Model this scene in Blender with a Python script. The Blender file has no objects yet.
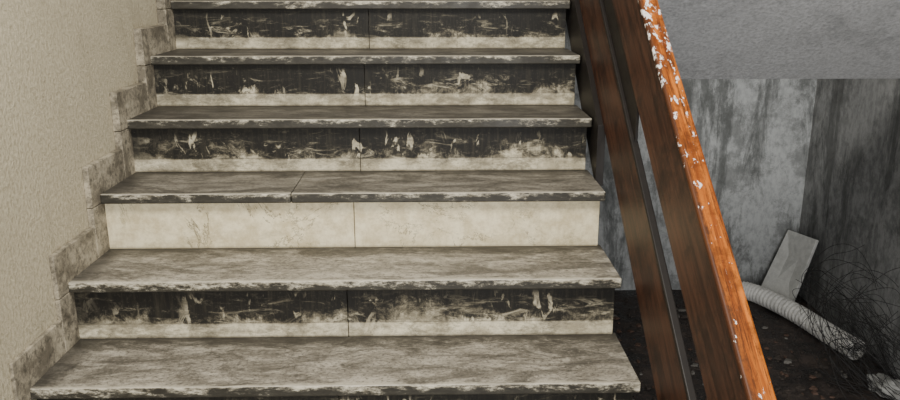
import bpy, bmesh, math, random
from mathutils import Vector, Euler, noise as mnoise
random.seed(7)
S = bpy.context.scene
COL = S.collection

# ---------------- dimensions ----------------
T, R, W = 0.28, 0.197, 1.67
XL, XR = -1.10, 0.567
Y1, Z1 = 1.96, 0.591
CAMZ = 1.659
NOS, OV = 0.033, 0.028
SK = 0.02                      # the steps narrow slightly going up
XW = XL-0.010                  # face of the left wall
def sy(n): return Y1 + (n-1)*T
def sz(n): return Z1 + (n-1)*R
def xl(y): return XL + SK*max(0, y-Y1)
K = R/T

# ---------------- node helper ----------------
class M:
    def __init__(s, name, rough=0.7, spec=0.3):
        s.m = bpy.data.materials.new(name); s.m.use_nodes = True
        s.t = s.m.node_tree; s.t.nodes.clear()
        s.out = s.t.nodes.new('ShaderNodeOutputMaterial')
        s.b = s.t.nodes.new('ShaderNodeBsdfPrincipled')
        s.t.links.new(s.b.outputs[0], s.out.inputs[0])
        s.b.inputs['Roughness'].default_value = rough
        s.b.inputs['Specular IOR Level'].default_value = spec
        tc = s.t.nodes.new('ShaderNodeTexCoord'); s.obj = tc.outputs['Object']
        g = s.t.nodes.new('ShaderNodeNewGeometry'); s.pos = g.outputs['Position']; s.nor = g.outputs['True Normal']
        oi = s.t.nodes.new('ShaderNodeObjectInfo'); s.loc = oi.outputs['Location']
    def put(s, sock, v):
        if isinstance(v, bpy.types.NodeSocket): s.t.links.new(v, sock)
        elif isinstance(v, (tuple, list)) and len(v) == 3 and sock.type == 'RGBA': sock.default_value = (*v, 1)
        else: sock.default_value = v
    def math(s, op, a, b=0.0, c=None, clamp=False):
        n = s.t.nodes.new('ShaderNodeMath'); n.operation = op; n.use_clamp = clamp
        s.put(n.inputs[0], a); s.put(n.inputs[1], b)
        if c is not None: s.put(n.inputs[2], c)
        return n.outputs[0]
    def mul(s, a, b): return s.math('MULTIPLY', a, b)
    def add(s, a, b): return s.math('ADD', a, b)
    def inv(s, a): return s.math('SUBTRACT', 1.0, a)
    def vmath(s, op, a, b):
        n = s.t.nodes.new('ShaderNodeVectorMath'); n.operation = op
        s.put(n.inputs[0], a); s.put(n.inputs[1], b); return n.outputs[0]
    def sc(s, v, scale, off=None):
        r = s.vmath('MULTIPLY', v, scale)
        if off is not None: r = s.vmath('ADD', r, off)
        return r
    def xyz(s, v):
        n = s.t.nodes.new('ShaderNodeSeparateXYZ'); s.put(n.inputs[0], v); return n.outputs
    def noise(s, v, scale=1, detail=4, rough=0.6, dist=0):
        n = s.t.nodes.new('ShaderNodeTexNoise'); s.put(n.inputs['Vector'], v)
        n.inputs['Scale'].default_value = scale; n.inputs['Detail'].default_value = detail
        n.inputs['Roughness'].default_value = rough; n.inputs['Distortion'].default_value = dist
        return n.outputs['Fac']
    def mr(s, v, a, b, c=0.0, d=1.0, smooth=True):
        n = s.t.nodes.new('ShaderNodeMapRange'); n.interpolation_type = 'SMOOTHSTEP' if smooth else 'LINEAR'
        s.put(n.inputs[0], v); s.put(n.inputs[1], a); s.put(n.inputs[2], b); s.put(n.inputs[3], c); s.put(n.inputs[4], d)
        return n.outputs[0]
    def mix(s, f, a, b):
        n = s.t.nodes.new('ShaderNodeMix'); n.data_type = 'RGBA'
        s.put(n.inputs[0], f); s.put(n.inputs[6], a); s.put(n.inputs[7], b); return n.outputs[2]
    def bump(s, h, strength=0.3, dist=0.01):
        n = s.t.nodes.new('ShaderNodeBump'); n.inputs['Strength'].default_value = strength
        n.inputs['Distance'].default_value = dist; s.put(n.inputs['Height'], h)
        s.t.links.new(n.outputs[0], s.b.inputs['Normal'])
    def color(s, c): s.put(s.b.inputs['Base Color'], c)
    def rough(s, c): s.put(s.b.inputs['Roughness'], c)

# ---------------- materials ----------------
def mat_riser():
    m = M('grimy_marble_riser', 0.6)
    off = m.sc(m.loc, (13.1, 7.7, 9.3))
    x, y, z = m.xyz(m.obj)
    lx, ly, lz = m.xyz(m.loc)
    P = lambda sx, sz_: m.sc(m.obj, (sx, 1, sz_), off)
    v = m.math('DIVIDE', z, 0.165)
    big = m.noise(P(3.6, 5), 1, 3, 0.5)
    med = m.noise(P(13, 16), 1, 10, 0.80, 0.6)
    fine = m.noise(P(90, 90), 1, 5, 0.75)
    hor = m.noise(P(7, 27), 1, 9, 0.78, 1.0)
    ver = m.noise(P(80, 6), 1, 6, 0.7)
    spl = m.noise(P(26, 12), 1, 4, 0.6, 0.8)
    patch = m.noise(P(2.3, 2.0), 1, 2, 0.5)
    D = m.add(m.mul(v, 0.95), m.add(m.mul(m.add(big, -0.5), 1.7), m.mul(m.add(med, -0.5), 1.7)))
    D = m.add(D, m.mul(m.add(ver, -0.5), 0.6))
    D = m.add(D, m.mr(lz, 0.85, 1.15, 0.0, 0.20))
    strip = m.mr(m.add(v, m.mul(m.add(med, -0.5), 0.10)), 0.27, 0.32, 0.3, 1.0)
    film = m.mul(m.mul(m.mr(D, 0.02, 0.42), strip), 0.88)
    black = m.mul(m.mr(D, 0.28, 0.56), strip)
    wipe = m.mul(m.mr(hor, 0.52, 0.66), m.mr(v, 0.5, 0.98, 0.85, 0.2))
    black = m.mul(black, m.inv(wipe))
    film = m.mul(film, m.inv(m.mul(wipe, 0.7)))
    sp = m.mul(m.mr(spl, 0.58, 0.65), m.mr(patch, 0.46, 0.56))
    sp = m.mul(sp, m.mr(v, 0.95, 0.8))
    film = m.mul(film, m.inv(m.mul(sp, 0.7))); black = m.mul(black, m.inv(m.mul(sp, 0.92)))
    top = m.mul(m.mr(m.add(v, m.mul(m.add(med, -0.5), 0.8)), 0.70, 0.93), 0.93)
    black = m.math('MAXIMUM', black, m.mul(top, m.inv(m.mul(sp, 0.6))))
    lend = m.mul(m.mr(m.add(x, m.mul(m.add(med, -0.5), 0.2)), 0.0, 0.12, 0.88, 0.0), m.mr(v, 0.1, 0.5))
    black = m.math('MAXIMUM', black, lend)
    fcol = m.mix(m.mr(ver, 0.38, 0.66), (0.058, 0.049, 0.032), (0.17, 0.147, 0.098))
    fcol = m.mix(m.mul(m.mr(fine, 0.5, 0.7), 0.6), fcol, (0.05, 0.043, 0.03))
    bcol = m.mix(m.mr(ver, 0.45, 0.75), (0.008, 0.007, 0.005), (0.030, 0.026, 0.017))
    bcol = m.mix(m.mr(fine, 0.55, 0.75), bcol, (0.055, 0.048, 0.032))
    lcol = m.mix(m.mr(m.noise(P(13, 22), 1, 8, 0.75), 0.38, 0.65), (0.74, 0.67, 0.49), (0.45, 0.395, 0.27))
    veil = m.mul(m.mr(m.noise(P(8, 18), 1, 10, 0.85), 0.45, 0.60), 0.72)
    lcol = m.mix(veil, lcol, (0.15, 0.13, 0.086))
    lcol = m.mix(m.mul(m.mr(fine, 0.56, 0.70), 0.6), lcol, (0.07, 0.06, 0.042))
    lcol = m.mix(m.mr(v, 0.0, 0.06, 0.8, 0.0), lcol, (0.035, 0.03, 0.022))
    seam = m.mr(m.math('ABSOLUTE', m.add(v, -0.30)), 0.006, 0.018, 0.45, 0.0)
    lcol = m.mix(seam, lcol, (0.08, 0.07, 0.05))
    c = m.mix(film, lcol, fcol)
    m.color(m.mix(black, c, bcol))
    m.bump(med, 0.12, 0.003)
    return m.m
def mat_riser_clean():
    m = M('cream_marble', 0.45, 0.4)
    n1 = m.noise(m.obj, 16, 9, 0.78); n2 = m.noise(m.obj, 4.0, 9, 0.7, 0.8)
    vein = m.mr(m.math('ABSOLUTE', m.add(n2, -0.5)), 0.0, 0.010, 1.0, 0.0)
    spot = m.mr(m.noise(m.sc(m.obj, (3, 1, 3)), 1, 2), 0.44, 0.56)
    vein = m.mul(m.mul(vein, spot), 0.9)
    c = m.mix(m.mr(n1, 0.36, 0.64), (0.56, 0.475, 0.29), (0.82, 0.735, 0.505))
    x, y, z = m.xyz(m.obj)
    c = m.mix(vein, c, (0.11, 0.085, 0.04))
    c = m.mix(m.mr(z, 0.0, 0.010, 0.6, 0.0), c, (0.15, 0.13, 0.09))
    d = m.noise(m.sc(m.obj, (6, 1, 12)), 1, 9, 0.8)
    c = m.mix(m.mul(m.mr(d, 0.50, 0.66), 0.35), c, (0.25, 0.205, 0.115))
    m.color(c); return m.m
def mat_tread():
    m = M('worn_marble_tread', 0.5, 0.4)
    off = m.sc(m.loc, (11.3, 5.7, 8.3))
    x, y, z = m.xyz(m.obj)
    P = lambda sx, sy_, sz_=1: m.sc(m.obj, (sx, sy_, sz_), off)
    a = m.noise(P(3.5, 11), 1, 9, 0.78, 0.8)
    b = m.noise(P(9, 20), 1, 9, 0.84, 0.4)
    a2 = m.noise(P(2.8, 6), 1, 8, 0.75, 1.0)
    sp = m.noise(P(90, 110), 1, 4, 0.7)
    base = m.mix(m.mr(b, 0.38, 0.61), (0.43, 0.39, 0.315), (0.20, 0.178, 0.14))
    base = m.mix(m.mul(m.mr(a, 0.45, 0.60), 0.8), base, (0.08, 0.070, 0.052))
    base = m.mix(m.mul(m.mr(a2, 0.50, 0.60), 0.6), base, (0.045, 0.039, 0.029))
    base = m.mix(m.mul(m.mr(sp, 0.51, 0.64), 0.7), base, (0.05, 0.044, 0.034))
    base = m.mix(m.mul(m.mr(sp, 0.44, 0.30), 0.35), base, (0.55, 0.51, 0.43))
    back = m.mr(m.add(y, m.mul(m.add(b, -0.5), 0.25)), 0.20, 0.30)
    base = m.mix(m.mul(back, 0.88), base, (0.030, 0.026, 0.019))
    endd = m.mr(m.add(x, m.mul(m.add(b, -0.5), 0.2)), 0.02, 0.10, 0.8, 0.0)
    base = m.mix(endd, base, (0.035, 0.031, 0.024))
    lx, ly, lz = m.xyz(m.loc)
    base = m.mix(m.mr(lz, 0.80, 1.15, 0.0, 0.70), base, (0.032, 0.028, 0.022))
    lip = m.mr(m.add(y, m.mul(m.add(a, -0.5), 0.07)), 0.004, 0.018, 0.6, 0.0)
    base = m.mix(lip, base, (0.50, 0.455, 0.355))
    f = m.noise(P(16, 1, 50), 1, 8, 0.82)
    g = m.noise(P(7, 1, 14), 1, 8, 0.8)
    nc = m.mix(m.mr(f, 0.38, 0.59), (0.62, 0.57, 0.44), (0.19, 0.165, 0.12))
    zz = m.mul(z, 1/NOS)
    sv = m.mr(lz, 0.85, 1.15, 0.0, 0.05)
    dk = m.mr(m.add(sv, m.math('SUBTRACT', m.add(g, m.mul(f, 0.9)), m.mul(zz, 0.26))), 0.90, 1.11)
    nc = m.mix(m.mul(dk, 0.95), nc, (0.018, 0.016, 0.011))
    nx, ny, nz = m.xyz(m.nor)
    m.color(m.mix(m.mr(nz, 0.3, 0.7), nc, base))
    m.rough(m.mr(a, 0.3, 0.7, 0.38, 0.65))
    m.bump(sp, 0.12, 0.002)
    return m.m
def mat_skirt():
    m = M('skirting_stone', 0.6)
    a = m.noise(m.pos, 9, 9, 0.8); b = m.noise(m.pos, 50, 6, 0.75)
    c = m.mix(m.mr(a, 0.38, 0.60), (0.45, 0.395, 0.29), (0.15, 0.13, 0.095))
    c = m.mix(m.mul(m.mr(b, 0.48, 0.64), 0.7), c, (0.05, 0.044, 0.032))
    m.color(c); m.bump(b, 0.1, 0.002); return m.m
def mat_stucco(name, c1, c2, scale=55, bs=0.5, stain=None, bd=0.006, st=(0.46, 0.62, 0.75), zs=0.6):
    m = M(name, 0.9, 0.15)
    n = m.noise(m.sc(m.pos, (1, 1, zs)), scale, 6, 0.72)
    big = m.noise(m.pos, 2.2, 5, 0.6)
    c = m.mix(m.mr(n, 0.35, 0.62), c1, c2)
    c = m.mix(m.mul(m.mr(big, 0.35, 0.7), 0.3), c, c1)
    if stain:
        s1 = m.noise(m.sc(m.pos, (5, 5, 1.3)), 1, 9, 0.78, 0.5)
        s2 = m.noise(m.pos, 3.5, 9, 0.8)
        c = m.mix(m.mul(m.mr(s1, st[0], st[1]), st[2]), c, stain)
        c = m.mix(m.mul(m.mr(s2, st[0], st[1]), st[2]*0.7), c, stain)
    m.color(c); m.bump(n, bs, bd); return m.m
def mat_floor():
    m = M('dirty_floor', 0.4, 0.5)
    a = m.noise(m.pos, 6, 8, 0.75); b = m.noise(m.pos, 45, 5, 0.75)
    c = m.mix(m.mr(a, 0.4, 0.7), (0.012, 0.009, 0.008), (0.06, 0.043, 0.034))
    c = m.mix(m.mr(b, 0.58, 0.68), c, (0.15, 0.12, 0.10))
    m.color(c); m.rough(m.mr(a, 0.4, 0.55, 0.25, 0.75)); m.bump(b, 0.8, 0.01); return m.m
def mat_wood(name, d, l, rough=0.35, spots=False, spec=0.4):
    m = M(name, rough, spec)
    x, y, z = m.xyz(m.pos)
    al = m.add(m.mul(y, math.cos(math.atan(K))), m.mul(z, math.sin(math.atan(K))))
    pe = m.math('SUBTRACT', m.mul(z, math.cos(math.atan(K))), m.mul(y, math.sin(math.atan(K))))
    cb = m.t.nodes.new('ShaderNodeCombineXYZ')
    m.put(cb.inputs[0], m.mul(al, 3.0)); m.put(cb.inputs[1], m.mul(pe, 45.0)); m.put(cb.inputs[2], m.mul(x, 60.0))
    g = m.noise(cb.outputs[0], 1, 7, 0.65, 0.4)
    c = m.mix(m.mr(g, 0.35, 0.66), d, l)
    w = m.noise(m.pos, 9, 8, 0.78)
    c = m.mix(m.mul(m.mr(w, 0.48, 0.62), 0.65), c, tuple(q*0.35 for q in d))
    if spots:
        s1 = m.noise(m.sc(m.pos, (1, 0.45, 0.45)), 50, 6, 0.7)
        s2 = m.noise(m.pos, 5.0, 2, 0.5)
        near = m.mr(y, 1.5, 2.4, 0.0, 0.085)
        sp = m.mr(m.add(s1, m.add(near, m.mul(s2, 0.20))), 0.735, 0.755)
        ed = m.noise(cb.outputs[0], 1.8, 8, 0.85)
        c = m.mix(m.mul(m.mr(ed, 0.48, 0.58), 0.85), c, (0.05, 0.016, 0.006))
        ex = m.mr(m.add(x, m.mul(m.add(w, -0.5), 0.05)), 0.590, 0.603, 0.9, 0.0)
        c = m.mix(ex, c, (0.045, 0.018, 0.009))
        fl = m.mr(m.noise(cb.outputs[0], 3.5, 6, 0.8), 0.65, 0.69)
        c = m.mix(m.mul(fl, 0.6), c, (0.6, 0.5, 0.4))
        c = m.mix(m.mul(sp, 0.95), c, (0.78, 0.75, 0.72))
    else:
        sc = m.mul(m.mr(m.noise(m.sc(m.pos, (1, 3, 3)), 18, 7, 0.8), 0.6, 0.7), 0.3)
        c = m.mix(sc, c, (0.18, 0.12, 0.09))
    m.color(c); m.bump(g, 0.12, 0.002); return m.m
def mat_plain(name, c, rough=0.6, var=0.3, metal=0):
    m = M(name, rough)
    n = m.noise(m.pos, 25, 5, 0.7)
    m.color(m.mix(m.mr(n, 0.3, 0.7), tuple(q*(1-var) for q in c), c))
    m.b.inputs['Metallic'].default_value = metal
    return m.m

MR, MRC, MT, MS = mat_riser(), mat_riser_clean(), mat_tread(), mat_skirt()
M_wall = mat_stucco('beige_stucco', (0.45, 0.39, 0.265), (0.64, 0.57, 0.41), 100, 0.95, (0.26, 0.22, 0.14), 0.009, (0.53, 0.72, 0.45), 0.7)
M_soff = mat_stucco('grey_stucco', (0.42, 0.42, 0.415), (0.64, 0.64, 0.635), 85, 0.8, (0.20, 0.20, 0.20), 0.006, (0.50, 0.68, 0.5), 1.0)
M_back = mat_stucco('stained_grey_plaster', (0.30, 0.31, 0.305), (0.42, 0.43, 0.425), 35, 0.2, (0.065, 0.068, 0.064), 0.004, (0.47, 0.59, 0.70))
M_right = mat_stucco('dark_grey_plaster', (0.18, 0.183, 0.18), (0.29, 0.293, 0.285), 35, 0.2, (0.05, 0.051, 0.048), 0.004, (0.47, 0.6, 0.6))
M_floor = mat_floor()
M_wd = mat_wood('dark_varnished_wood', (0.026, 0.009, 0.005), (0.085, 0.034, 0.018), 0.45, spec=0.3)
M_wo = mat_wood('orange_varnished_wood', (0.20, 0.045, 0.005), (0.50, 0.145, 0.016), 0.5, True, 0.2)
M_blk = mat_plain('blackened_wood', (0.014, 0.011, 0.009), 0.5)
M_conc = mat_plain('raw_concrete', (0.18, 0.17, 0.15), 0.9)

# ---------------- mesh helpers ----------------
def mesh_obj(name, bm, mats, loc=(0,0,0), parent=None, smooth=False):
    me = bpy.data.meshes.new(name); bm.normal_update(); bm.to_mesh(me); bm.free()
    for mt in (mats if isinstance(mats, list) else [mats]): me.materials.append(mt)
    if smooth:
        for p in me.polygons: p.use_smooth = True
    o = bpy.data.objects.new(name, me); o.location = loc; COL.objects.link(o)
    if parent: o.parent = parent
    return o
def box(bm, a, b, mi=0):
    xs = (a[0], b[0]); ys = (a[1], b[1]); zs = (a[2], b[2])
    v = [bm.verts.new((xs[i], ys[j], zs[k])) for i in (0,1) for j in (0,1) for k in (0,1)]
    F = [(0,1,3,2),(4,6,7,5),(0,4,5,1),(2,3,7,6),(0,2,6,4),(1,5,7,3)]
    for f in F:
        fc = bm.faces.new([v[i] for i in f]); fc.material_index = mi
def prism(bm, prof, x0, x1, mi=0):
    A = [bm.verts.new((x0, p[0], p[1])) for p in prof]; B = [bm.verts.new((x1, p[0], p[1])) for p in prof]
    fs = [bm.faces.new(A), bm.faces.new(B[::-1])]
    n = len(prof)
    for i in range(n): fs.append(bm.faces.new((A[i], B[i], B[(i+1) % n], A[(i+1) % n])))
    for f in fs: f.material_index = mi
    bmesh.ops.recalc_face_normals(bm, faces=fs)
def bevel(o, w=0.003, seg=2):
    md = o.modifiers.new('bevel', 'BEVEL'); md.width = w; md.segments = seg; md.limit_method = 'ANGLE'
    return o
def empty(name, loc=(0,0,0)):
    e = bpy.data.objects.new(name, None); e.location = loc; COL.objects.link(e); return e

# ---------------- staircase ----------------
st = empty('marble_staircase')
N0, N1 = -1, 8
for n in range(N0, N1+1):
    y, z = sy(n), sz(n)
    bm = bmesh.new()
    x0 = xl(y); L = XR-x0
    dep = T+OV+0.015 if n < N1 else 1.26
    if n == 3:
        j = 0.62
        box(bm, (0, 0, -NOS), (j-0.0008, dep, 0)); box(bm, (j+0.0008, 0, -NOS), (L, dep, 0))
    else:
        box(bm, (0, 0, -NOS), (L, dep, 0))
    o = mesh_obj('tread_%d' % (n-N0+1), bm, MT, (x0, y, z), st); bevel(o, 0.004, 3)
    bm = bmesh.new(); h = R-NOS; mid = 0.833-(x0-XL)
    box(bm, (0, 0, 0), (mid-0.0012, 0.018, h)); box(bm, (mid+0.0012, 0, 0), (L-0.012, 0.018, h))
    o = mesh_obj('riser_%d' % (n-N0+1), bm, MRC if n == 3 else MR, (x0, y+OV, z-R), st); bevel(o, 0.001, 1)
prof = []
for n in range(N0, N1+1):
    prof.append((sy(n)+OV+0.018, max(0, sz(n)-R-NOS))); prof.append((sy(n)+OV+0.018, sz(n)-NOS))
prof += [(4.06, sz(N1)-NOS), (4.06, 0.0)]
bm = bmesh.new(); prism(bm, prof, XL+0.03, XR-0.02); mesh_obj('stair_core', bm, M_conc, (0,0,0), st)

bm = bmesh.new(); qh, qv = 0.060, 0.105
for n in range(N0, N1):
    y, z = sy(n), sz(n)
    box(bm, (XW, y-qh, z-0.03), (XL, y+T-qh-0.0015, z+qv))
    box(bm, (XW, y+T-qh, z-0.03), (XL, y+T+0.04, z+R-0.032))
for v in bm.verts:
    if v.co.x > XL-0.001: v.co.x = xl(v.co.y)
o = mesh_obj('baseboard_left', bm, MS); bevel(o, 0.0025, 2)

# ---------------- shell ----------------
def wall(name, a, b, mt):
    bm = bmesh.new(); box(bm, a, b)
    return mesh_obj(name, bm, mt)
wall('wall_left', (XW-0.15, -1.5, 0), (XW, 5.35, 3.6), M_wall)
FL = wall('floor', (XW, -1.5, -0.1), (2.15, 4.25, 0), M_floor)
wall('wall_back', (XR+0.002, 4.09, 0), (2.0, 4.24, 1.9), M_back)
wall('wall_right', (1.99, 0.2, 0), (2.15, 4.25, 1.9), M_right)
wall('wall_rear', (XW, 5.2, 1.9), (2.15, 5.35, 3.6), M_wall)
bm = bmesh.new()
ye, ze = 2.95, 1.303
prism(bm, [(ye, ze), (0.75, ze+(ye-0.75)*K), (0.75, ze+(ye-0.75)*K+0.2), (ye+0.15, ze+0.08), (ye+0.15, ze)], 0.66, 1.99)
mesh_obj('ceiling', bm, M_soff)

# ---------------- railing ----------------
rl = empty('stair_railing')
def cz(c, y): return CAMZ-c+K*y
def board(name, c_lo, c_hi, x0, x1, mt, y0=0.95, y1=4.0, bv=0.004):
    bm = bmesh.new()
    prism(bm, [(y0, cz(c_lo, y0)), (y1, cz(c_lo, y1)), (y1, cz(c_hi, y1)), (y0, cz(c_hi, y0))], x0, x1)
    return bevel(mesh_obj(name, bm, mt, (0,0,0), rl), bv, 3)
board('lower_board', 2.40, 2.10, 0.590, 0.606, M_wd)
board('lower_board_edge', 2.099, 2.082, 0.585, 0.607, M_blk)
board('handrail_board', 1.965, 1.705, 0.592, 0.632, M_wd)
board('handrail_cap', 1.703, 1.682, 0.586, 0.640, M_wo, bv=0.006)
board('infill_strip', 2.081, 1.966, 0.596, 0.604, M_blk, y0=2.3, bv=0.001)
board('iron_stringer', 2.62, 2.401, 0.572, 0.600, M_blk, y0=2.72, bv=0.001)
bm = bmesh.new()
box(bm, (0.57, 0.83, 0), (0.655, 0.949, 0.70)); box(bm, (0.56, 0.82, 0.70), (0.665, 0.959, 0.73))
bevel(mesh_obj('newel', bm, M_wd, (0,0,0), rl), 0.006, 3)
for i, y in enumerate([2.75, 3.25, 3.75]):
    bm = bmesh.new(); box(bm, (0.6065, y, cz(2.45, y)), (0.6300, y+0.05, cz(1.72, y)))
    mesh_obj('baluster_%d' % (i+1), bm, M_blk, (0,0,0), rl)

# ---------------- leaning stone slab ----------------
b0, b1 = Vector((1.785, 4.02, 0.004)), Vector((1.875, 3.82, 0.004))
t0, t1 = Vector((1.93, 4.06, 0.35)), Vector((1.965, 3.81, 0.375))
nrm = (b1-b0).cross(t0-b0).normalized()
if nrm.x > 0: nrm = -nrm
bm = bmesh.new()
f = [b0, b1, t1, t0]; g = [p+nrm*0.022 for p in f]
A = [bm.verts.new(p) for p in f]; B = [bm.verts.new(p) for p in g]
bm.faces.new(A); bm.faces.new(B[::-1])
for i in range(4): bm.faces.new((A[i], B[i], B[(i+1)%4], A[(i+1)%4]))
bmesh.ops.recalc_face_normals(bm, faces=bm.faces)
bevel(mesh_obj('stone_slab', bm, mat_plain('pale_slab', (0.72, 0.72, 0.68), 0.6, 0.25)), 0.003, 2)

# ---------------- corrugated hose ----------------
def catmull(P, m=30):
    out = []
    P = [P[0]*2-P[1]] + P + [P[-1]*2-P[-2]]
    for i in range(1, len(P)-2):
        for k in range(m):
            t = k/m; a, b, c, d = P[i-1:i+3]
            out.append(0.5*((2*b)+(c-a)*t+(2*a-5*b+4*c-d)*t*t+(3*b-a-3*c+d)*t**3))
    out.append(P[-2]); return out
def tube(bm, pts, rad, seg=20):
    rings = []; up = Vector((0,0,1))
    for i, p in enumerate(pts):
        d = (pts[min(i+1, len(pts)-1)]-pts[max(i-1, 0)]).normalized()
        s = d.cross(up).normalized(); u = s.cross(d)
        r = rad(i)
        rings.append([bm.verts.new(p+s*r*math.cos(2*math.pi*k/seg)+u*r*math.sin(2*math.pi*k/seg)) for k in range(seg)])
    for a, b in zip(rings, rings[1:]):
        for k in range(seg): bm.faces.new((a[k], a[(k+1)%seg], b[(k+1)%seg], b[k]))
    return rings
hp = [Vector(p) for p in [(1.53, 4.0, .05), (1.69, 3.93, .05), (1.80, 3.68, .05), (1.86, 3.40, .05), (1.90, 3.22, .052)]]
pts = catmull(hp, 44)
bm = bmesh.new()
rg = tube(bm, pts, lambda i: 0.046+(0.0025 if (i//2) % 2 else -0.001))
for e in (0, -1):
    cen = sum((w.co for w in rg[e]), Vector())/20
    inner = [bm.verts.new(v.co*0.8+cen*0.2) for v in rg[e]]
    for k in range(20): bm.faces.new((rg[e][k], rg[e][(k+1)%20], inner[(k+1)%20], inner[k]))
mesh_obj('corrugated_hose', bm, mat_plain('white_plastic', (0.74, 0.73, 0.69), 0.5, 0.25), smooth=True)

# ---------------- wire tangle ----------------
cu = bpy.data.curves.new('wire_tangle', 'CURVE'); cu.dimensions = '3D'; cu.bevel_depth = 0.0012; cu.bevel_resolution = 1
for i in range(115):
    sp = cu.splines.new('NURBS'); k = 8; sp.points.add(k-1)
    cx, cy = random.uniform(1.77, 1.95), random.uniform(2.75, 3.25)
    r = random.uniform(0.05, 0.26); a0 = random.uniform(0, 6.28); zt = random.uniform(0.02, 0.58)
    tilt = random.uniform(-1, 1); da = random.uniform(0.25, 0.85); gr = random.uniform(-0.06, 0.08)
    for j in range(k):
        a = a0+j*da; rr = r*(1+gr*j)
        px = min(1.975, cx+rr*math.cos(a)); py = cy+rr*math.sin(a)*0.9
        pz = max(0.004, zt*0.5+rr*math.sin(a*0.8+tilt)*1.0+random.uniform(-.03, .03))
        sp.points[j].co = (px, py, pz, 1)
    sp.use_endpoint_u = True; sp.order_u = 4
    sp.material_index = 1 if i % 4 == 0 else 0
o = bpy.data.objects.new('wire_tangle', cu)
cu.materials.append(mat_plain('dark_wire', (0.02, 0.019, 0.018), 0.5)); cu.materials.append(mat_plain('pale_wire', (0.40, 0.39, 0.37), 0.5))
COL.objects.link(o)

# ---------------- crumpled bag ----------------
bm = bmesh.new(); bmesh.ops.create_icosphere(bm, subdivisions=5, radius=1)
for v in bm.verts:
    p = v.co.copy(); n = mnoise.noise(p*1.3)*0.4+abs(mnoise.noise(p*2.4+Vector((3,1,2))))*0.3
    v.co = p*(0.75+n); v.co.x *= 0.08; v.co.y *= 0.10; v.co.z = max(v.co.z*0.045, -0.03)
mesh_obj('crumpled_plastic_bag', bm, mat_plain('white_film', (0.36, 0.36, 0.34), 0.5, 0.4), (1.88, 2.92, 0.032), smooth=True)

# ---------------- rubble on the floor ----------------
bm = bmesh.new(); rnd = random.Random(3)
for i in range(650):
    s = rnd.uniform(0.005, 0.018)*(2.2 if rnd.random() < 0.08 else 1)
    c = Vector((rnd.uniform(0.72, 1.93), rnd.uniform(2.2, 3.95), 0))
    ang = rnd.uniform(0, 6.28); e = rnd.uniform(0.4, 1.6); mi = rnd.choice([0, 0, 0, 0, 1, 1, 2])
    n = rnd.choice([4, 5, 6])
    if min((Vector((p.x, p.y, 0))-c).length for p in pts[::6]) < 0.11: continue
    if (c-Vector((1.86, 2.93, 0))).length < 0.17 or (c-Vector((1.88, 3.93, 0))).length < 0.16: continue
    lo, hi = [], []
    for k in range(n):
        a = ang+2*math.pi*k/n+rnd.uniform(-.3, .3); d = Vector((math.cos(a)*s*e, math.sin(a)*s, 0))
        lo.append(bm.verts.new((c.x+d.x, c.y+d.y, 0.0005))); hi.append(bm.verts.new((c.x+d.x*.8, c.y+d.y*.8, s*rnd.uniform(.3, .6))))
    fs = [bm.faces.new(hi)]
    for k in range(n): fs.append(bm.faces.new((lo[k], lo[(k+1)%n], hi[(k+1)%n], hi[k])))
    for q_ in fs: q_.material_index = mi
mesh_obj('rubble', bm, [mat_plain('dark_rubble', (0.045, 0.036, 0.03), 0.8), mat_plain('brown_rubble', (0.09, 0.055, 0.04), 0.8), mat_plain('grey_rubble', (0.15, 0.14, 0.125), 0.8)], (0,0,0), FL)

# ---------------- light ----------------
w = bpy.data.worlds.new('world'); S.world = w; w.use_nodes = True
bg = w.node_tree.nodes['Background']; bg.inputs[0].default_value = (1.0, 0.985, 0.955, 1); bg.inputs[1].default_value = 0.62
def area(name, loc, tgt, sx, sy_, e, c):
    l = bpy.data.lights.new(name, 'AREA'); l.shape = 'RECTANGLE'; l.size = sx; l.size_y = sy_; l.energy = e; l.color = c
    o = bpy.data.objects.new(name, l); o.location = loc
    o.rotation_euler = (Vector(tgt)-Vector(loc)).to_track_quat('-Z', 'Y').to_euler(); COL.objects.link(o)
area('ceiling_lamp', (-0.1, 0.9, 3.4), (-0.2, 2.6, 0.8), 0.8, 0.8, 100, (1.0, 0.97, 0.91))
area('soffit_fill', (0.5, -1.8, 1.2), (0.7, 3.0, 1.0), 2.0, 1.8, 115, (0.99, 0.99, 1.0))  # unseen fill lamp added low behind the camera to brighten the sloped soffit

# ---------------- camera ----------------
cam = bpy.data.cameras.new('camera'); co = bpy.data.objects.new('camera', cam); COL.objects.link(co)
cam.sensor_width = 36; cam.lens = 794/900*36; cam.clip_start = 0.02
co.location = (0, 0, CAMZ); co.rotation_euler = (math.radians(90-15.5), 0, math.radians(-1.2))
S.camera = co
